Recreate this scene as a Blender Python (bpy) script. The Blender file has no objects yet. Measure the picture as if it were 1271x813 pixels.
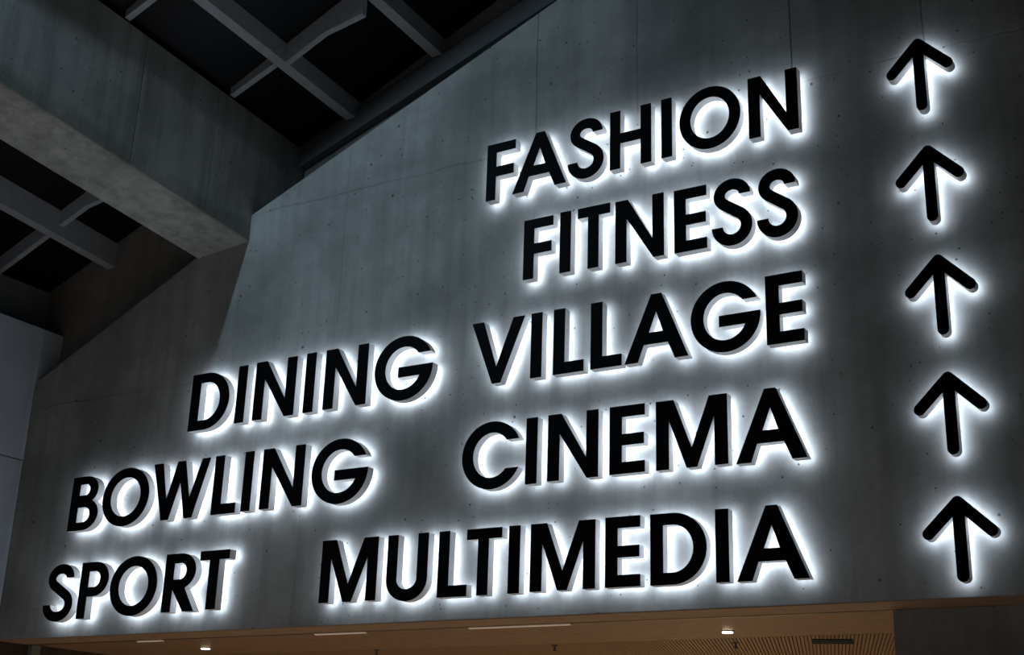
import bpy, bmesh, math, random
from mathutils import Vector, Matrix
from mathutils.geometry import tessellate_polygon

random.seed(7)
SC = bpy.context.scene
COL = SC.collection

# ------------------------------------------------------------------ camera
def make_camera():
    f_px, yaw, pitch, roll = 1657.01784, -0.550248845, 0.336862745, 0.0328269414
    fwd = Vector((math.sin(yaw) * math.cos(pitch), math.cos(yaw) * math.cos(pitch), math.sin(pitch)))
    r = fwd.cross(Vector((0, 0, 1))).normalized()
    u = r.cross(fwd)
    c, s = math.cos(roll), math.sin(roll)
    r2, u2 = c * r + s * u, -s * r + c * u
    cam = bpy.data.cameras.new('camera')
    cam.sensor_fit = 'HORIZONTAL'
    cam.sensor_width = 36.0
    cam.lens = f_px * 36.0 / 1271.0
    cam.clip_end = 200
    o = bpy.data.objects.new('camera', cam)
    COL.objects.link(o)
    m = Matrix((r2, u2, -fwd)).transposed().to_4x4()
    m.translation = Vector((0, -7.42445906, -1.22121209))
    o.matrix_world = m
    SC.camera = o
make_camera()

# ------------------------------------------------------------------ world, exposure, lamps
SC.view_settings.view_transform = 'Standard'
SC.view_settings.look = 'None'
SC.view_settings.gamma = 1.0
SC.view_settings.use_curve_mapping = False
SC.view_settings.exposure = 0.0
w = bpy.data.worlds.new('night'); SC.world = w
w.use_nodes = True
w.node_tree.nodes['Background'].inputs[0].default_value = (0.75, 0.85, 1.0, 1)
w.node_tree.nodes['Background'].inputs[1].default_value = 0.012

def lamp(name, kind, loc, target, power, color, **kw):
    l = bpy.data.lights.new(name, kind)
    l.energy = power; l.color = color
    for k, v in kw.items(): setattr(l, k, v)
    o = bpy.data.objects.new(name, l); COL.objects.link(o)
    o.location = loc
    d = Vector(target) - Vector(loc)
    o.rotation_euler = d.to_track_quat('-Z', 'Y').to_euler()
    return o
# cool flood lamp fixed high on the flank of the concrete beam, out of the picture
FLOOD = (-7.432, -4.33, 4.36)
lamp('flood_lamp', 'SPOT', FLOOD, (-5.9, 0.1, 3.55), 270, (0.55, 0.82, 1.0),
     spot_size=math.radians(76), spot_blend=1.0, shadow_soft_size=0.02)
# added spots on the floor; their bounce lights steel and beam from below
for lx, ly in ((-8.6, -4.2), (-5.6, -4.4), (-2.4, -4.6)):
    lamp('bounce_fill_lamp', 'SPOT', (lx, ly, 2.6), (lx, ly, -3), 400, (1.0, 0.95, 0.88),
         spot_size=math.radians(96), spot_blend=0.5, shadow_soft_size=0.1)
# shop-hall downlights inside the opening, beyond the visible strip of ceiling
for i, (lx, ly) in enumerate(((-8.2, 3.2), (-3.5, 3.2), (-5.8, 5.2))):
    lamp('hall_lamp', 'SPOT', (lx, ly, -0.30), (lx, ly, -3), 170, (1.0, 0.74, 0.48),
         spot_size=math.radians(130), spot_blend=0.6, shadow_soft_size=0.05)

# ------------------------------------------------------------------ materials
def srgb(r, g, b):
    f = lambda c: (c / 255 / 12.92) if c / 255 <= 0.04045 else ((c / 255 + 0.055) / 1.055) ** 2.4
    return (f(r), f(g), f(b), 1)

class NT:
    def __init__(s, name):
        s.m = bpy.data.materials.new(name); s.m.use_nodes = True
        s.t = s.m.node_tree; s.n = s.t.nodes; s.l = s.t.links
        s.b = s.n['Principled BSDF']
    def node(s, typ, **kw):
        n = s.n.new(typ)
        for k, v in kw.items(): setattr(n, k, v)
        return n
    def put(s, sock, v):
        if isinstance(v, bpy.types.NodeSocket): s.l.new(v, sock)
        else: sock.default_value = v
    def math(s, op, a, b=0.0, c=None):
        n = s.node('ShaderNodeMath', operation=op)
        s.put(n.inputs[0], a); s.put(n.inputs[1], b)
        if c is not None: s.put(n.inputs[2], c)
        return n.outputs[0]
    def noise(s, vec, scale, detail=4, rough=0.55):
        n = s.node('ShaderNodeTexNoise'); s.put(n.inputs['Vector'], vec)
        n.inputs['Scale'].default_value = scale; n.inputs['Detail'].default_value = detail
        n.inputs['Roughness'].default_value = rough
        return n.outputs['Fac']
    def scale(s, vec, v):
        n = s.node('ShaderNodeMapping'); s.put(n.inputs['Vector'], vec); n.inputs['Scale'].default_value = v
        return n.outputs[0]
    def ramp(s, f, a, b, lo=0.0, hi=1.0):
        n = s.node('ShaderNodeMapRange'); n.interpolation_type = 'SMOOTHSTEP'
        s.put(n.inputs[0], f)
        for i, v in enumerate((a, b, lo, hi)): n.inputs[i + 1].default_value = v
        return n.outputs[0]
    def mixc(s, f, a, b, mode='MIX'):
        n = s.node('ShaderNodeMix', data_type='RGBA', blend_type=mode)
        s.put(n.inputs[0], f); s.put(n.inputs[6], a); s.put(n.inputs[7], b)
        return n.outputs[2]
    def bump(s, h, strength, dist):
        n = s.node('ShaderNodeBump'); s.put(n.inputs['Height'], h)
        n.inputs['Strength'].default_value = strength; n.inputs['Distance'].default_value = dist
        s.l.new(n.outputs[0], s.b.inputs['Normal'])

def plain(name, col, rough=0.5, metal=0.0, spec=0.5, grain=0.0, gscale=40):
    t = NT(name); t.b.inputs['Roughness'].default_value = rough
    t.b.inputs['Metallic'].default_value = metal
    t.b.inputs['Specular IOR Level'].default_value = spec
    if grain:
        tc = t.node('ShaderNodeTexCoord').outputs['Object']
        f = t.noise(tc, gscale, 5)
        d = tuple(c * (1 - grain) for c in col[:3]) + (1,)
        u = tuple(min(1, c * (1 + grain)) for c in col[:3]) + (1,)
        t.put(t.b.inputs['Base Color'], t.mixc(t.ramp(f, .3, .7), d, u))
    else:
        t.b.inputs['Base Color'].default_value = col
    return t.m

def emitter(name, col, strength):
    t = NT(name)
    t.b.inputs['Base Color'].default_value = (0.8, 0.8, 0.8, 1)
    t.b.inputs['Emission Color'].default_value = col
    t.b.inputs['Emission Strength'].default_value = strength
    return t.m

def concrete(name, base, joints_h=(), joints_v=(), pits=1.0, mott=0.30, streak=0.22, axis=0, stain_shade=None):
    """cast concrete: clouds, rain streaks, air holes, pour lines at given heights, shutter joints at given places"""
    t = NT(name)
    tc = t.node('ShaderNodeTexCoord').outputs['Object']
    sep = t.node('ShaderNodeSeparateXYZ'); t.put(sep.inputs[0], tc)
    X, Z = sep.outputs[axis], sep.outputs[2]
    cloud = t.noise(tc, 1.1, 6, .6)
    fine = t.noise(tc, 9, 8, .65)
    st = t.noise(t.scale(tc, (9, 9, .55)), 1.0, 5, .6)
    c = t.mixc(t.ramp(cloud, .3, .7), tuple(v * (1 - mott) for v in base) + (1,), tuple(v * (1 + mott) for v in base) + (1,))
    c = t.mixc(t.ramp(st, .35, .75, 0, streak * 1.6), c, tuple(v * .45 for v in base) + (1,))
    c = t.mixc(t.ramp(fine, .35, .7, 0, .22), c, tuple(v * .65 for v in base) + (1,))
    hgt = t.math('MULTIPLY', fine, .25)
    wob = t.math('MULTIPLY', t.math('SUBTRACT', t.noise(tc, 2.5, 6, .7), .5), .10)
    line = None
    for z, amt, xa, xb in joints_h:
        d = t.math('ABSOLUTE', t.math('SUBTRACT', t.math('ADD', Z, wob), z))
        f = t.math('MULTIPLY', t.ramp(d, .002, .011, 1, 0), t.math('MULTIPLY', t.ramp(t.noise(tc, 1.7 + z * .1, 3), .38, .6, .15, amt),
                    t.math('MULTIPLY', t.ramp(X, xa, xa + .3), t.ramp(X, xb - .3, xb, 1, 0))))
        line = f if line is None else t.math('MAXIMUM', line, f)
    for x, z0, amt in joints_v:
        wv = t.math('MULTIPLY', t.math('SUBTRACT', t.noise(tc, 1.2, 4, .6), .5), .03)
        d = t.math('ABSOLUTE', t.math('SUBTRACT', t.math('ADD', X, wv), x))
        f = t.math('MULTIPLY', t.ramp(d, .002, .009, amt, 0), t.ramp(Z, z0 - .05, z0 + .1, 0, 1))
        line = f if line is None else t.math('MAXIMUM', line, f)
    if line is not None:
        gn = t.node('ShaderNodeSeparateXYZ'); t.put(gn.inputs[0], t.node('ShaderNodeNewGeometry').outputs['True Normal'])
        line = t.math('MULTIPLY', line, t.ramp(gn.outputs[2], -.6, -.4))
        c = t.mixc(t.math('MULTIPLY', line, .75), c, tuple(v * .3 for v in base) + (1,))
        hgt = t.math('SUBTRACT', hgt, t.math('MULTIPLY', line, .8))
    if stain_shade:
        # damp greenish runs; shade along the top painted as a dark band: stain = (height of the lower edge at y = 0, fall of that edge with y)
        e = t.math('SUBTRACT', Z, t.math('MULTIPLY_ADD', sep.outputs[1], -stain_shade[1], stain_shade[0]))
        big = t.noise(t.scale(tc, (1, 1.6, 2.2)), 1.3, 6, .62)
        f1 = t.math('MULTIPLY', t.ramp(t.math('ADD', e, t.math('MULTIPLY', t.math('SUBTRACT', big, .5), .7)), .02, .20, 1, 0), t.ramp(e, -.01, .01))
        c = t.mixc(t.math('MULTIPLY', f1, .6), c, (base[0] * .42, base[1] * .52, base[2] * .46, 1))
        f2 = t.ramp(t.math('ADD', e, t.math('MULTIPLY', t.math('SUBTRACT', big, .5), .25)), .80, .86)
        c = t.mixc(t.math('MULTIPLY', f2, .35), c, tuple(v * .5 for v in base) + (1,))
    for sc_, thr, on in ((4.2, .055, .55), (9.0, .085, .6), (17.0, .12, .7)):
        v = t.node('ShaderNodeTexVoronoi'); t.put(v.inputs['Vector'], tc); v.inputs['Scale'].default_value = sc_
        v.inputs['Randomness'].default_value = 1.0
        sel = t.node('ShaderNodeSeparateColor'); t.put(sel.inputs[0], v.outputs['Color'])
        p = t.math('MULTIPLY', t.ramp(v.outputs['Distance'], thr * .6, thr, 1, 0), t.math('GREATER_THAN', sel.outputs[0], on))
        p = t.math('MULTIPLY', p, pits)
        c = t.mixc(t.math('MULTIPLY', p, .8), c, tuple(q * .12 for q in base) + (1,))
        hgt = t.math('SUBTRACT', hgt, p)
    t.put(t.b.inputs['Base Color'], c)
    t.b.inputs['Roughness'].default_value = .82
    t.b.inputs['Specular IOR Level'].default_value = .25
    t.bump(hgt, .55, .012)
    return t.m

M_WALL = concrete('wall_concrete', (.325, .325, .315), joints_h=((3.262, .5, -8, -4.6), (3.262, .3, -2.6, 3), (1.875, .4, -10, -7.4)),
                  joints_v=((-2.52, 3.2, 1.0), (-4.48, 3.35, .55), (-3.65, 3.3, .4), (-1.66, 3.2, .6), (-6.2, 2.1, .25)))
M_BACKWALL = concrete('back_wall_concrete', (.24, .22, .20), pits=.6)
M_BEAM = concrete('beam_concrete', (.36, .375, .365), joints_v=((-1.12, 3.2, .9), (-.36, 3.1, .5)), axis=1, streak=.4, mott=.34, stain_shade=(3.045, .14125))
M_COLUMN = concrete('column_concrete', (.23, .225, .215))
M_PANEL = plain('pale_panel', (.62, .70, .82, 1), .45, grain=.06, gscale=3)
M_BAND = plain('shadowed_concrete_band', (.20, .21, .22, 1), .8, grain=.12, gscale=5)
M_STEEL = plain('grey_painted_steel', (.42, .455, .51, 1), .5, grain=.08, gscale=12)
M_PANE = plain('black_glass', (.004, .005, .007, 1), .35, spec=.2)
M_CHANNEL = plain('edge_steel', (.12, .122, .125, 1), .5, grain=.1, gscale=15)
M_TRIM = plain('dark_steel', (.10, .105, .11, 1), .5, grain=.1, gscale=20)
M_SOFFIT = plain('soffit_board', (.36, .225, .125, 1), .6, grain=.07, gscale=6)
M_WOOD = plain('wood_veneer', (.34, .205, .105, 1), .45, grain=.12, gscale=8)
M_SLAT = plain('wood_slat', (.34, .20, .10, 1), .5, grain=.15, gscale=25)
M_GAP = plain('dark_void', (.012, .009, .007, 1), .9)
M_FELT = plain('brown_felt', (.27, .155, .075, 1), .9)
M_METAL = plain('brushed_metal', (.55, .50, .44, 1), .28, metal=1.0)
M_FLOOR = plain('stone_floor', (.40, .39, .38, 1), .45, grain=.1, gscale=3)
M_DARKWALL = plain('dark_cladding', (.05, .036, .026, 1), .6, grain=.2, gscale=10)
M_FACE = plain('black_acrylic', (.0014, .0016, .0032, 1), .55, spec=.06)
M_SIDE = plain('pale_return', (.80, .79, .80, 1), .5)
M_GLOW = emitter('letter_glow', (.74, .86, 1.0, 1), 10.2)
M_LAMP = emitter('warm_lamp', (1.0, .86, .68, 1), 14.0)
M_STRIP = emitter('warm_strip', (1.0, .70, .46, 1), .17)

# ------------------------------------------------------------------ mesh helpers
def link(name, bm, mat, parent=None, smooth=False):
    bmesh.ops.recalc_face_normals(bm, faces=bm.faces)
    me = bpy.data.meshes.new(name); bm.to_mesh(me); bm.free()
    if mat: me.materials.append(mat)
    if smooth:
        for p in me.polygons: p.use_smooth = True
    o = bpy.data.objects.new(name, me); COL.objects.link(o)
    if parent: o.parent = parent
    return o

def empty(name, loc=(0, 0, 0)):
    o = bpy.data.objects.new(name, None); COL.objects.link(o); o.location = loc
    o.empty_display_size = .1
    return o

def tag(o, label=None, cat=None, group=None, kind=None):
    if label: o['label'] = label
    if cat: o['category'] = cat
    if group: o['group'] = group
    if kind: o['kind'] = kind
    return o

def box(bm, x0, x1, y0, y1, z0, z1):
    hexa(bm, [(x0, y0, z0), (x1, y0, z0), (x1, y1, z0), (x0, y1, z0), (x0, y0, z1), (x1, y0, z1), (x1, y1, z1), (x0, y1, z1)])

def hexa(bm, p):
    v = [bm.verts.new(q) for q in p]
    for f in ((0, 3, 2, 1), (4, 5, 6, 7), (0, 1, 5, 4), (1, 2, 6, 5), (2, 3, 7, 6), (3, 0, 4, 7)):
        bm.faces.new([v[i] for i in f])

def prism_xz(bm, outer, y0, y1, holes=(), caps=(True, True), walls=True):
    """a flat outline in x, z pulled from y0 to y1"""
    loops = [list(outer)] + [list(h) for h in holes]
    pts = [p for l in loops for p in l]
    A = [bm.verts.new((x, y0, z)) for x, z in pts] if (caps[0] or walls) else None
    B = [bm.verts.new((x, y1, z)) for x, z in pts] if (caps[1] or walls) else None
    tri = tessellate_polygon([[Vector((x, z, 0)) for x, z in l] for l in loops])
    for t in tri:
        if caps[0]:
            try: bm.faces.new([A[i] for i in t])
            except ValueError: pass
        if caps[1]:
            try: bm.faces.new([B[i] for i in t])
            except ValueError: pass
    if walls:
        k = 0
        for l in loops:
            n = len(l)
            for i in range(n):
                a, b = k + i, k + (i + 1) % n
                bm.faces.new((A[a], A[b], B[b], B[a]))
            k += n

def cyl(bm, c, r, h, seg=16, r2=None, axis='Z'):
    m = Matrix.Translation(c)
    if axis == 'Y': m = m @ Matrix.Rotation(math.pi / 2, 4, 'X')
    bmesh.ops.create_cone(bm, cap_ends=True, segments=seg, radius1=r, radius2=r if r2 is None else r2, depth=h, matrix=m)

# direction in which beam, rafters and roof run (they fall towards the wall)
MD = Vector((0.08974399, 0.98617472, -0.13930344))
def along(p, y):
    p = Vector(p); return p + MD * ((y - p.y) / MD.y)

YW, YT, YB = .121, .450, .355       # wall face, wall back, recessed upper wall
ZS = -.128                           # underside of the wall
XL = -9.597
TOP = [(XL, 2.112), (-7.214, 3.259), (-4.335, 4.446), (3.0, 7.46)]
YR = .666                            # recessed wall of the right bay
ZF = -2.82

# ------------------------------------------------------------------ the setting
bm = bmesh.new(); prism_xz(bm, [(XL, ZS), (3.0, ZS)] + TOP[::-1], YW, YT)
tag(link('wall_front', bm, M_WALL), 'grey cast concrete wall carrying the lit letters', kind='structure')
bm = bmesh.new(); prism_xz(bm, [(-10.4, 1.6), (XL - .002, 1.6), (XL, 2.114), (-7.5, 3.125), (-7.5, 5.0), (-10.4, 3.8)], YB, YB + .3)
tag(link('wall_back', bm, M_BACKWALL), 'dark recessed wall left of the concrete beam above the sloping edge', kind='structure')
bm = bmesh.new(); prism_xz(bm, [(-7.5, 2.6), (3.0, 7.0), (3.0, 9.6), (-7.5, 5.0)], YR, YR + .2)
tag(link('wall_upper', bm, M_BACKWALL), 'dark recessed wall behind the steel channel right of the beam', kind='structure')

# underside strip of the wall, faced with board
bm = bmesh.new(); box(bm, XL, 3.0, YW + .004, YT, ZS - .006, ZS - .0005)
tag(link('trim_1', bm, M_SOFFIT), 'warm lit board under the concrete wall', kind='structure')
bm = bmesh.new(); box(bm, XL, -2.17, YT + .048, YT + .066, ZS - .004, ZS + .02)
tag(link('trim_2', bm, M_METAL), 'thin metal profile along the joint of the soffit', kind='structure')

# left side wall of pale panels
wl = tag(empty('wall_left', (XL, -2, 0)), 'pale panelled side wall beside the sign wall', kind='structure')
def child(name, bm, mat, parent):
    o = link(name, bm, mat); o.parent = parent; o.matrix_parent_inverse = Matrix.Translation(-parent.location); return o
for y0, y1 in ((-6.5, -4.4), (-4.39, -2.2), (-2.19, YW - .003)):
    for z0, z1 in ((ZF, -.9), (-.89, 1.403), (1.413, 2.625)):
        if z1 > 2 and y1 > 0: y1b = YB - .003
        else: y1b = y1
        bm = bmesh.new(); box(bm, XL - .12, XL, y0, y1b, z0, z1)
        child('panel', bm, M_PANEL, wl)
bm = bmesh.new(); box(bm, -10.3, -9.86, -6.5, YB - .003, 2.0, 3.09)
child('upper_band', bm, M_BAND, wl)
bm = bmesh.new(); box(bm, XL - .3, XL, YW, 6.5, ZF, ZS - .001)
child('cladding', bm, M_DARKWALL, wl)
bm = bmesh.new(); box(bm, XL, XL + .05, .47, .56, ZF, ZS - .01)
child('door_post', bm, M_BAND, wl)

# concrete beam running out from the wall
BR, BL = Vector((-7.203, .120, 3.028)), Vector((-7.772, .120, 2.978))
bm = bmesh.new()
p = []
for up in (0, 1.13):
    for b, y in ((BL, -8.0), (BR, -8.0), (BR, YR - .004), (BL, YR - .004)):
        q = along(b, y); p.append((q.x, q.y, q.z + up))
hexa(bm, p)
bmesh.ops.bevel(bm, geom=bm.edges[:], offset=.008, segments=1, affect='EDGES')
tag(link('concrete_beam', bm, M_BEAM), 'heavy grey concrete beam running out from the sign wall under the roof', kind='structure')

# steel and glass roof
roof = tag(empty('roof', (-6, -1, 4.5)), 'dark glazed roof on grey steel rafters', kind='structure')
def rchild(name, bm, mat): return child(name, bm, mat, roof)
def bar(bm, b, y0, y1, wdt, h):
    """a bar along the roof fall: b is its lower left edge at the recessed wall"""
    p = []
    for up in (0, h):
        for dx, y in ((0, y0), (wdt, y0), (wdt, y1), (0, y1)):
            q = along(b, y); p.append((q.x + dx, q.y, q.z + up))
    hexa(bm, p)
ZRr = lambda x: 4.410 + .45 * (x + 6.573)     # roof underside at the recessed wall, right bay
ZRl = lambda x: 3.435 + .41 * (x + 9.065)     # the same, left bay
R1, R2, R3 = Vector((-6.675, YR, 4.242)), Vector((-5.816, YR, 4.640)), Vector((-4.957, YR, 5.03))
L1 = Vector((-9.14, YB, 3.21))
for b, h in ((R1, .156), (R2, .156), (R3, .156), (L1, .20)):
    bm = bmesh.new(); bar(bm, b, -8.0, b.y - .004, .104, h + .03)
    rchild('rafter', bm, M_STEEL)

def cell(xa, xb, zf, ya, yb, y0, th=.03):
    p = []
    for up in (0, th):
        for x, y in ((xa, ya), (xb, ya), (xb, yb), (xa, yb)):
            q = along(Vector((x, y0, zf(x))), y); p.append((q.x, q.y, q.z + up))
    bm = bmesh.new(); hexa(bm, p); return bm
PYR = (-.255, -1.36, -2.47, -3.6)
PYL = (-.28, -1.36, -2.44, -3.5)
ysr = [-8.0, -6.0, -4.7] + [y + .03 for y in PYR[::-1]] + [YR - .004]
for xa, xb in ((-7.30, -6.63), (-6.62, -5.77), (-5.76, -4.90), (-4.89, -3.2), (-3.19, 3.0)):
    for ya, yb in zip(ysr[:-1], ysr[1:]):
        rchild('roof_pane', cell(xa, xb, ZRr, ya, yb - .008, YR), M_PANE)
ysl = [-8.0, -5.7, -4.6] + [y + .03 for y in PYL[::-1]] + [YB - .004]
for xa, xb in ((-10.4, -9.10), (-9.09, -7.70)):
    for ya, yb in zip(ysl[:-1], ysl[1:]):
        rchild('roof_pane', cell(xa, xb, ZRl, ya, yb - .008, YB), M_PANE)
# unseen visor added to keep flood light off the roof steel, parallel to it
p = []
f = Vector(FLOOD)
for up in (.022, .032):
    for dx, dy in ((-.04, -.25), (.45, -.25), (.45, .48), (-.04, .48)):
        q = along(f, f.y + dy); p.append((q.x + dx, q.y, q.z + .45 * dx + up))
bm = bmesh.new(); hexa(bm, p); rchild('added_visor', bm, M_TRIM)

def purlin(pts, y, wy, top, dy=0):
    """cross bar in x: pts = lower edge (x, z), front face at y; top(x) gives its upper edge"""
    bm = bmesh.new()
    out = [(x, z) for x, z in pts] + [(x, top(x)) for x, z in pts[::-1]]
    prism_xz(bm, out, y, y + wy)
    return bm
DZ = lambda y, y0: (y0 - y) * .13930344 / .98617472
DX = lambda y, y0: -(y0 - y) * .08974399 / .98617472
for y in PYR:
    dz, dx = DZ(y, YR), DX(y, YR)
    ez, ex = DZ(y, PYR[0]), DX(y, PYR[0])
    tp = lambda x: ZRr(x - dx) + dz + .01
    lo = lambda x: 4.205 + .385 * (x - ex + 7.252) + ez
    lo2 = lambda x: 4.533 + .44 * (x - ex + 6.271) + ez
    xa, xr = -7.23 + ex, R1.x + dx
    rchild('purlin', purlin([(xa, lo(xa)), (xr + .01, lo(xr + .01))], y, .055, tp), M_STEEL)
    x0, xk, x1 = xr + .095, -6.271 + ex, R2.x + dx + .01
    zk = lo2(xk)
    rchild('purlin', purlin([(x0, lo2(x0)), (xk, zk), (x1, zk + .16 * (x1 - xk))], y, .055, tp), M_STEEL)
    x2 = R2.x + dx + .095
    rchild('purlin', purlin([(x2, tp(x2) - .17), (x2 + .76, tp(x2 + .76) - .17)], y, .055, tp), M_STEEL)
for y in PYL:
    dz, dx = DZ(y, YB), DX(y, YB)
    ez, ex = DZ(y, PYL[0]), DX(y, PYL[0])
    tp = lambda x: ZRl(x - dx) + dz + .01
    lo = lambda x: 3.40 + .41 * (x - ex + 9.075) + ez
    xr = L1.x + dx
    rchild('purlin', purlin([(-10.3, lo(-10.3)), (xr + .01, lo(xr + .01))], y, .05, tp), M_STEEL)
    x0, xk, x1 = xr + .095, -8.80 + ex, -7.80 + ex
    zk = lo(xk)
    rchild('purlin', purlin([(x0, lo(x0)), (xk, zk), (x1, zk + .16 * (x1 - xk))], y, .05, tp), M_STEEL)

# steel edge channel on the recessed wall, right of the beam
def slope_bar(name, x0, x1, za, zb, sl, y0, y1, mat):
    bm = bmesh.new()
    prism_xz(bm, [(x0, za), (x1, za + sl * (x1 - x0)), (x1, zb + sl * (x1 - x0)), (x0, zb)], y0, y1)
    return rchild(name, bm, mat)
slope_bar('edge_channel', -7.22, -1.5, 3.892, 4.082, .358, .60, YR - .004, M_CHANNEL)
slope_bar('edge_lip', -7.22, -1.5, 3.874, 3.892, .358, .585, YR - .004, M_TRIM)
slope_bar('edge_rail', -7.22, -1.5, 4.11, 4.135, .358, .63, YR - .004, M_TRIM)
# ground floor, inner hall
bm = bmesh.new(); box(bm, -14, 8, -14, 8, ZF - .2, ZF)
tag(link('floor', bm, M_FLOOR), 'pale stone floor below the sign', kind='structure')
bm = bmesh.new(); box(bm, -14, 8, 6.5, 6.7, ZF, ZS)
tag(link('wall_hall', bm, plain('hall_plaster', (.45, .36, .26, 1), .7, grain=.05, gscale=2)), 'warm rear wall of the hall below', kind='structure')
bm = bmesh.new(); box(bm, -2.17, 3.0, YT, YT + .8, ZF, ZS - .008)
tag(link('wall_right', bm, M_COLUMN), 'grey concrete pier under the right end of the sign wall', kind='structure')

ceil = tag(empty('ceiling', (-5.5, 1.2, ZS)), 'wooden ceiling of the hall seen beyond the wall', kind='structure')
xs = [XL + .001, -7.0, -4.6, -2.172]
for a, b in zip(xs[:-1], xs[1:]):
    bm = bmesh.new(); box(bm, a + .002, b - .002, YT + .070, 1.60, ZS, ZS + .02)
    child('ceiling_panel', bm, M_WOOD, ceil)
bm = bmesh.new(); box(bm, XL, 3.0, YT, 6.5, ZS + .022, ZS + .06)
child('ceiling_backing', bm, M_FELT, ceil)
bm = bmesh.new(); box(bm, XL, 3.0, YT - .002, YT + .06, ZS + .0205, ZS + .0215); child('joint_recess', bm, M_GAP, ceil)
bm = bmesh.new()
sd = Vector((-.31, .95)).normalized()
n = 0
x = -9.6
while x < -.4:
    p = []
    for z in (ZS, ZS + .0215):
        for dx, y in ((0, 1.61), (.0205, 1.61), (.0205, 6.4), (0, 6.4)):
            p.append((x + dx + (y - 1.61) * sd.x / sd.y, y, z))
    if p[2][0] > XL - 1.5: hexa(bm, p)
    x += .0275
o = child('ceiling_slats', bm, M_SLAT, ceil); o['kind'] = 'stuff'

# ------------------------------------------------------------------ letters
H = .45
ROW = [2.85742821, 2.16101590, 1.43824774, .717099340, 0.0]
def arc(cx, cz, a, b, t0, t1, n):
    return [(cx + a * math.cos(math.radians(t0 + (t1 - t0) * i / n)), cz + b * math.sin(math.radians(t0 + (t1 - t0) * i / n))) for i in range(n + 1)]

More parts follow.
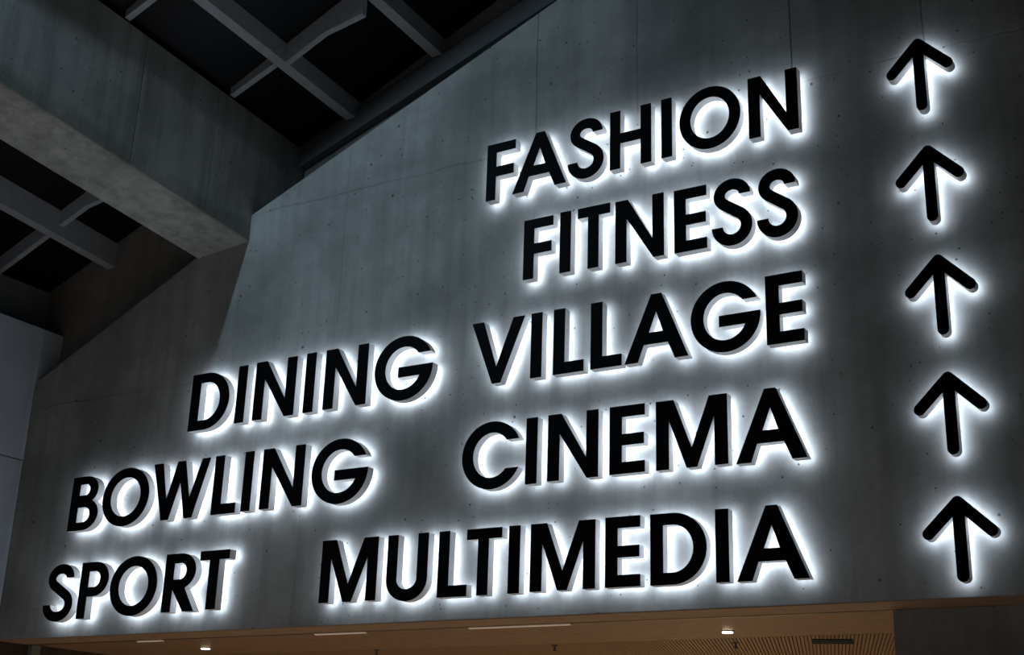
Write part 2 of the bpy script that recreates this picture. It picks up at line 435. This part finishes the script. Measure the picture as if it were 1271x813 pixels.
def glyph(ch, x0, x1, zb, zt, s, ex=None):
    """outline and holes of one capital: box x0..x1, zb..zt, upright stroke s"""
    w, h = x1 - x0, zt - zb
    X = lambda f: x0 + f * w
    Z = lambda f: zb + f * h
    q = .166 * h
    if ch == 'I': return [(x0, zb), (x1, zb), (x1, zt), (x0, zt)], []
    if ch == 'L': return [(x0, zb), (x1, zb), (x1, Z(.172)), (x0 + s, Z(.172)), (x0 + s, zt), (x0, zt)], []
    if ch == 'T':
        a, b = ex if ex else ((x0 + x1 - s) / 2, (x0 + x1 + s) / 2)
        return [(a, zb), (b, zb), (b, zt - .16 * h), (x1, zt - .16 * h), (x1, zt), (x0, zt), (x0, zt - .16 * h), (a, zt - .16 * h)], []
    if ch == 'E':
        return [(x0, zb), (x1, zb), (x1, Z(.168)), (x0 + s, Z(.168)), (x0 + s, Z(.415)), (x1 - .006, Z(.415)), (x1 - .006, Z(.58)),
                (x0 + s, Z(.58)), (x0 + s, Z(.835)), (x1, Z(.835)), (x1, zt), (x0, zt)], []
    if ch == 'F':
        return [(x0, zb), (x0 + s, zb), (x0 + s, Z(.41)), (x1 - .011, Z(.41)), (x1 - .011, Z(.582)), (x0 + s, Z(.582)), (x0 + s, Z(.84)),
                (x1, Z(.84)), (x1, zt), (x0, zt)], []
    if ch == 'H':
        return [(x0, zb), (x0 + s, zb), (x0 + s, Z(.428)), (x1 - s, Z(.428)), (x1 - s, zb), (x1, zb), (x1, zt), (x1 - s, zt), (x1 - s, Z(.6)),
                (x0 + s, Z(.6)), (x0 + s, zt), (x0, zt)], []
    if ch == 'N':
        return [(x0, zb), (x0 + s, zb), (x0 + s, Z(.70)), (x1 - s * .95, zb), (x1, zb), (x1, zt), (x1 - s, zt), (x1 - s, Z(.30)), (x0 + s * 1.13, zt), (x0, zt)], []
    if ch == 'M':
        return [(x0, zb), (x0 + s, zb), (x0 + s, Z(.715)), (X(.43), zb), (X(.575), zb), (x1 - s, Z(.708)), (x1 - s, zb), (x1, zb), (x1, zt), (X(.75), zt),
                (X(.503), Z(.278)), (X(.252), zt), (x0, zt)], []
    if ch == 'A':
        return [(x0, zb), (X(.21), zb), (X(.303), Z(.25)), (X(.683), Z(.25)), (X(.79), zb), (x1, zb), (X(.588), zt), (X(.425), zt)], \
               [[(X(.383), Z(.422)), (X(.609), Z(.422)), (X(.503), Z(.735))]]
    if ch == 'V':
        return [(X(.413), zb), (X(.571), zb), (x1, zt), (X(.786), zt), (X(.485), Z(.255)), (X(.222), zt), (x0, zt)], []
    if ch == 'W':
        return [(X(.226), zb), (X(.354), zb), (X(.506), Z(.642)), (X(.629), zb), (X(.764), zb), (x1, zt), (X(.86), zt), (X(.69), Z(.342)),
                (X(.564), zt), (X(.429), zt), (X(.284), Z(.345)), (X(.161), zt), (x0, zt)], []
    cx, cz, a, b = (x0 + x1) / 2, (zb + zt) / 2, w / 2, h / 2
    if ch == 'O': return arc(cx, cz, a, b, 0, 360, 56)[:-1], [arc(cx, cz, a - s, b - q, 0, 360, 48)[:-1]]
    if ch in 'CG':
        ai, bi = a - s, b - q
        def ang(z, A, B): return math.degrees(math.asin(max(-1, min(1, (z - cz) / B))))
        zu, zl = Z(.706), Z(.285)
        if ch == 'C':
            return arc(cx, cz, a, b, ang(zu, a, b), 360 + ang(zl, a, b), 44) + arc(cx, cz, ai, bi, 360 + ang(zl, ai, bi), ang(zu, ai, bi), 40), []
        z1, z2, xb = Z(.517), Z(.36), cx - .042
        return arc(cx, cz, a, b, ang(zu, a, b), 360 + ang(z1, a, b), 48) + [(xb, z1), (xb, z2)] + \
            arc(cx, cz, ai, bi, 360 + ang(z2, ai, bi), ang(zu, ai, bi), 42), []
    if ch == 'D':
        c = x0 + .40 * w
        return [(x0, zb)] + arc(c, cz, x1 - c, b, -90, 90, 30) + [(x0, zt)], \
            [[(x0 + s, zb + q)] + arc(c, cz, x1 - c - s * 1.02, b - q, -90, 90, 26) + [(x0 + s, zt - q)]]
    if ch in 'PR':
        zl = Z(.385)
        c, bz, bh = x0 + .50 * w, (zl + zt) / 2, (zt - zl) / 2
        hole = [[(x0 + s, zl + q)] + arc(c, bz, x1 - c - s, bh - q, -90, 90, 20) + [(x0 + s, zt - q)]]
        bowl = arc(c, bz, x1 - c, bh, -90, 90, 26) + [(x0, zt)]
        if ch == 'P': return [(x0, zb), (x0 + s, zb), (x0 + s, zl)] + bowl, hole
        bowl = arc(c, bz, x1 - c, bh, -62, 90, 24) + [(x0, zt)]
        return [(x0, zb), (x0 + s, zb), (x0 + s, Z(.375)), (X(.31), Z(.375)), (X(.70), zb), (X(1.05), zb), (X(.69), Z(.40))] + bowl, hole
    if ch == 'B':
        zm = Z(.535)
        xt = x1 - .028
        c1, c2 = x0 + .50 * w, x0 + .50 * w
        q = .16 * h
        b1, h1 = (zm + zt) / 2 - .002, (zt - zm) / 2 + .010
        b2, h2 = (zm + zb) / 2 + .002, (zm - zb) / 2 + .010
        lo = arc(c2, zb + h2, x1 - c2, h2, -90, 62, 22)
        up = arc(c1, zt - h1, xt - c1, h1, -58, 90, 22)
        hl = arc(c2, zb + h2 - .002, x1 - c2 - s, h2 - q + .004, -90, 90, 16)
        hu = arc(c1, zt - h1 + .002, xt - c1 - s, h1 - q + .004, -90, 90, 16)
        return [(x0, zb)] + lo + up + [(x0, zt)], \
            [[(x0 + s, hl[0][1])] + hl + [(x0 + s, hl[-1][1])], [(x0 + s, hu[0][1])] + hu + [(x0 + s, hu[-1][1])]]
    if ch == 'U':
        zc = Z(.33)
        return [(x0, zt)] + arc(cx, zc, a, zc - zb, 180, 360, 30) + [(x1, zt), (x1 - s, zt)] + arc(cx, zc, a - s, zc - zb - .178 * h, 360, 180, 26) + [(x0 + s, zt)], []
    if ch == 'S':
        k = w / .279
        hh = h / (1.038 * H) * H
        z0 = zb + .057 * hh
        t = .0385
        cl = arc(cx + .004 * k, z0 + .728 * hh, .088 * k, .170 * hh, 0, 228, 26)
        cl += arc(cx + .0 * k, z0 + .247 * hh, (.1395 * k - t), .217 * hh, 50, -180, 30)
        L, R = [], []
        for i, (x, z) in enumerate(cl):
            xa, za = cl[max(0, i - 1)]; xb, zb_ = cl[min(len(cl) - 1, i + 1)]
            tx, tz = xb - xa, zb_ - za
            if i == 0 or i == len(cl) - 1: tx = 0.0
            m = math.hypot(tx, tz); tx /= m; tz /= m
            L.append((x - tz * t * (.96 + .04 * k) * (k ** .5), z + tx * t)); R.append((x + tz * t * (k ** .5), z - tx * t))
        return L + R[::-1], []
    raise ValueError(ch)

def sign_piece(root, outer, holes):
    cx, cz = root.location.x, root.location.z
    loc = lambda l: [(x - cx, z - cz) for x, z in l]
    outer = loc(outer); holes = [loc(h) for h in holes]
    bm = bmesh.new(); prism_xz(bm, outer, 0, .005, holes)
    link('face', bm, M_FACE, root)['label'] = 'flat black front'
    bm = bmesh.new(); prism_xz(bm, outer, .005, .070, holes, caps=(False, False))
    link('return', bm, M_SIDE, root)['label'] = 'pale grey edge'
    bm = bmesh.new(); prism_xz(bm, outer, .0695, .0695, holes, caps=(True, False), walls=False)
    for f in bm.faces:
        f.normal_update()
    link('light_panel', bm, M_GLOW, root)['label'] = 'white glowing back'

def pins(root, pts):
    for x, z in pts:
        bm = bmesh.new(); cyl(bm, (x - root.location.x, .096, z - root.location.z), .006, .052, 8, axis='Y')
        link('mounting_pin', bm, M_METAL, root)

WORDS = [
 ('FASHION', 0, .079, [('F', -4.815, -4.575, -.043, .957), ('A', -4.591, -4.151, -.018, .972), ('S', -4.139, -3.857, -.028, 1.003), ('H', -3.807, -3.493, .011, .998),
    ('I', -3.416, -3.338, .018, 1.004), ('O', -3.282, -2.846, .003, 1.022), ('N', -2.790, -2.454, .008, .990)]),
 ('FITNESS', 1, .083, [('F', -4.481, -4.246, .014, 1.012), ('I', -4.190, -4.105, .016, 1.026), ('T', -4.051, -3.803, .004, 1.020, (-3.971, -3.889)), ('N', -3.761, -3.403, -.004, 1.002),
    ('E', -3.328, -3.098, -.015, .980), ('S', -3.063, -2.787, -.057, .983), ('S', -2.756, -2.484, -.058, .989)]),
 ('VILLAGE', 2, .086, [('V', -4.882, -4.453, .012, 1.034), ('I', -4.400, -4.314, .007, 1.039), ('L', -4.224, -3.992, .007, 1.038), ('L', -3.940, -3.711, .007, 1.037),
    ('A', -3.689, -3.239, .006, 1.020), ('G', -3.220, -2.752, -.024, 1.024), ('E', -2.716, -2.477, -.014, .992)]),
 ('DINING', 2, .094, [('D', -7.536, -7.130, -.058, .980), ('I', -7.051, -6.959, -.028, 1.001), ('N', -6.870, -6.464, -.025, 1.010), ('I', -6.372, -6.279, -.020, 1.019),
    ('N', -6.183, -5.788, -.016, 1.018), ('G', -5.718, -5.208, -.048, 1.032)]),
 ('CINEMA', 3, .087, [('C', -4.920, -4.450, -.029, 1.011), ('I', -4.416, -4.330, -.010, .990), ('N', -4.249, -3.876, -.001, .994), ('E', -3.794, -3.546, .003, .993),
    ('M', -3.467, -2.987, -.003, .985), ('A', -2.935, -2.490, -.022, .978)]),
 ('BOWLING', 3, .092, [('B', -8.768, -8.437, -.032, .964), ('O', -8.396, -7.879, -.033, 1.026), ('W', -7.852, -7.251, .000, 1.021), ('L', -7.196, -6.953, .008, 1.029),
    ('I', -6.895, -6.807, .015, 1.035), ('N', -6.714, -6.310, .018, 1.037), ('G', -6.233, -5.722, -.018, 1.051)]),
 ('SPORT', 4, .092, [('S', -8.923, -8.593, -.051, .967), ('P', -8.525, -8.210, -.023, .962), ('O', -8.179, -7.674, -.020, 1.006), ('R', -7.600, -7.283, .007, .987),
    ('T', -7.248, -6.956, .019, .992, (-7.147, -7.054))]),
 ('MULTIMEDIA', 4, .085, [('M', -6.077, -5.584, .020, .997), ('U', -5.500, -5.163, -.018, .993), ('L', -5.075, -4.843, .007, .988), ('T', -4.852, -4.580, .010, .986, (-4.763, -4.680)),
    ('I', -4.525, -4.440, .010, .987), ('M', -4.360, -3.890, .018, .985), ('E', -3.819, -3.578, .018, .990), ('D', -3.509, -3.138, .012, .983),
    ('I', -3.080, -2.996, .008, .980), ('A', -2.947, -2.508, .004, .977)]),
]
ORD = ['first', 'second', 'third']
for word, row, stroke, letters in WORDS:
    seen = {}
    for idx, L in enumerate(letters):
        ch, x0, x1, a, b = L[:5]
        ex = L[5] if len(L) > 5 else None
        zb, zt = ROW[row] + a * H, ROW[row] + b * H
        root = empty('sign_letter', ((x0 + x1) / 2, 0, (zb + zt) / 2))
        n = word.count(ch); seen[ch] = seen.get(ch, 0) + 1
        pos = ORD[seen[ch] - 1] + ' ' if n > 1 else ''
        if n > 1: lab = 'black halo-lit letter %s, the %s%s of the word %s on the concrete wall' % (ch, pos, ch, word)
        else: lab = 'black halo-lit letter %s of the word %s on the concrete wall' % (ch, word)
        tag(root, lab, 'letter', 'halo-lit letters of the word ' + word)
        outer, holes = glyph(ch, x0, x1, zb, zt, stroke, ex)
        sign_piece(root, outer, holes)
        # two pins through solid strokes
        sx = {'T': sum(ex) / 2 if ex else 0, 'A': None, 'V': None}.get(ch, x0 + stroke * .5)
        m = (zb + zt) / 2
        if ch in 'OCG': pts = [(x0 + stroke * .5, m), ((x0 + x1) / 2, zb + .035)]
        elif ch == 'A': pts = [(x0 + .13 * (x1 - x0), zb + .02), (x0 + .87 * (x1 - x0), zb + .02)]
        elif ch == 'V': pts = [(x0 + .13 * (x1 - x0), zt - .03), (x0 + .87 * (x1 - x0), zt - .03)]
        elif ch == 'W': pts = [(x0 + .10 * (x1 - x0), zt - .03), (x0 + .90 * (x1 - x0), zt - .03)]
        elif ch == 'S': pts = [((x0 + x1) / 2, zb + .038), ((x0 + x1) / 2, zt - .038)]
        else: pts = [(sx, zb + .14), (sx, zt - .06)]
        pins(root, pts)

# ------------------------------------------------------------------ arrows
def arrow_outline(cx, z0, kz):
    r = .033
    def A(c, t0, t1, n): return arc(c[0], c[1], r, r, t0, t1, n)
    tip, le, re, bt = (0, .372), (-.169, .205), (.169, .205), (0, -.032)
    d = r * math.sqrt(2)
    jz = tip[1] - d - r
    o = A(bt, 180, 360, 12) + [(r, jz)] + A(re, 225, 405, 12) + A(tip, 45, 135, 8) + A(le, 135, 315, 12) + [(-r, jz)]
    mid = .17
    return [(cx + x, z0 + mid + (z - mid) * kz) for x, z in o]
ARW = [(-1.6775, .031, 1.055), (-1.667, -.066, 1.055), (-1.6575, -.040, 1.05), (-1.655, -.018, 1.025), (-1.656, 0, 1.0)]
LINE = ['FASHION', 'FITNESS', 'DINING VILLAGE', 'BOWLING CINEMA', 'SPORT MULTIMEDIA']
for k, (cx, off, kz) in enumerate(ARW):
    z0 = ROW[k] + off * H
    root = empty('sign_arrow', (cx, 0, z0 + .17))
    tag(root, 'black halo-lit arrow pointing up beside the line %s' % LINE[k], 'arrow', 'halo-lit arrows beside the words')
    sign_piece(root, arrow_outline(cx, z0, kz), [])
    pins(root, [(cx, z0), (cx, z0 + .34)])

# ------------------------------------------------------------------ small fittings in the hall ceiling
for (x, y), lab in (((-8.16, 1.11), 'small round warm downlight under the word SPORT'), ((-3.504, 1.203), 'small round warm downlight under the end of MULTIMEDIA')):
    d = tag(empty('downlight', (x, y, ZS)), lab, 'ceiling light', 'downlights in the wooden ceiling')
    bm = bmesh.new(); cyl(bm, (0, 0, -.004), .046, .008, 24); link('trim_ring', bm, M_METAL, d)
    bm = bmesh.new(); cyl(bm, (0, 0, -.010), .036, .006, 24); link('lens', bm, M_LAMP, d)
    lamp('downlight_beam', 'SPOT', (x, y, ZS - .03), (x, y, -3), 60, (1.0, .78, .54), spot_size=math.radians(110), spot_blend=.7, shadow_soft_size=.035)
for x0, x1, lab in ((-8.36, -8.08, 'short dim glowing strip in the soffit joint under SPORT'), (-6.52, -6.05, 'dim glowing strip in the soffit joint between SPORT and MULTIMEDIA'),
                    (-5.15, -4.35, 'long dim glowing strip in the soffit joint under the I of MULTIMEDIA')):
    d = tag(empty('glow_strip', ((x0 + x1) / 2, YT + .075, ZS)), lab, 'slot light', 'glowing strips in the soffit joint')  # thin strips with a weak warm emission, set along the joint
    h = (x1 - x0) / 2
    bm = bmesh.new(); box(bm, -h, h, -.004, .024, -.010, -.004); link('strip_front', bm, M_STRIP, d)
    bm = bmesh.new(); box(bm, -h - .008, h + .008, -.003, .026, -.0045, 0); link('strip_backing', bm, M_TRIM, d)
for (x, y), lab in (((-3.711, 1.861), 'small dark sprinkler head beside the downlight under MULTIMEDIA'), ((-5.12, 1.70), 'small dark sprinkler head under the L of MULTIMEDIA'),
                    ((-6.75, 1.62), 'small dark sprinkler head under the first M of MULTIMEDIA')):
    d = tag(empty('sprinkler_head', (x, y, ZS)), lab, 'sprinkler', 'sprinkler heads in the wooden ceiling')
    bm = bmesh.new(); cyl(bm, (0, 0, -.003), .026, .006, 16); link('escutcheon', bm, M_TRIM, d)
    bm = bmesh.new(); cyl(bm, (0, 0, -.022), .008, .034, 10); link('body', bm, M_TRIM, d)
    bm = bmesh.new(); cyl(bm, (0, 0, -.041), .018, .004, 14); link('deflector', bm, M_TRIM, d)
v = tag(empty('air_vent', (-3.02, 1.95, ZS)), 'dark rectangular air vent set into the slatted wooden ceiling', 'vent')
v.rotation_euler.z = math.radians(16)
bm = bmesh.new(); box(bm, -.14, .14, -.13, .13, -.004, .0); link('grille_plate', bm, M_GAP, v)
for i in range(5):
    bm = bmesh.new(); box(bm, -.14, .14, -.115 + i * .052, -.107 + i * .052, -.010, -.004); link('vent_blade', bm, M_TRIM, v)
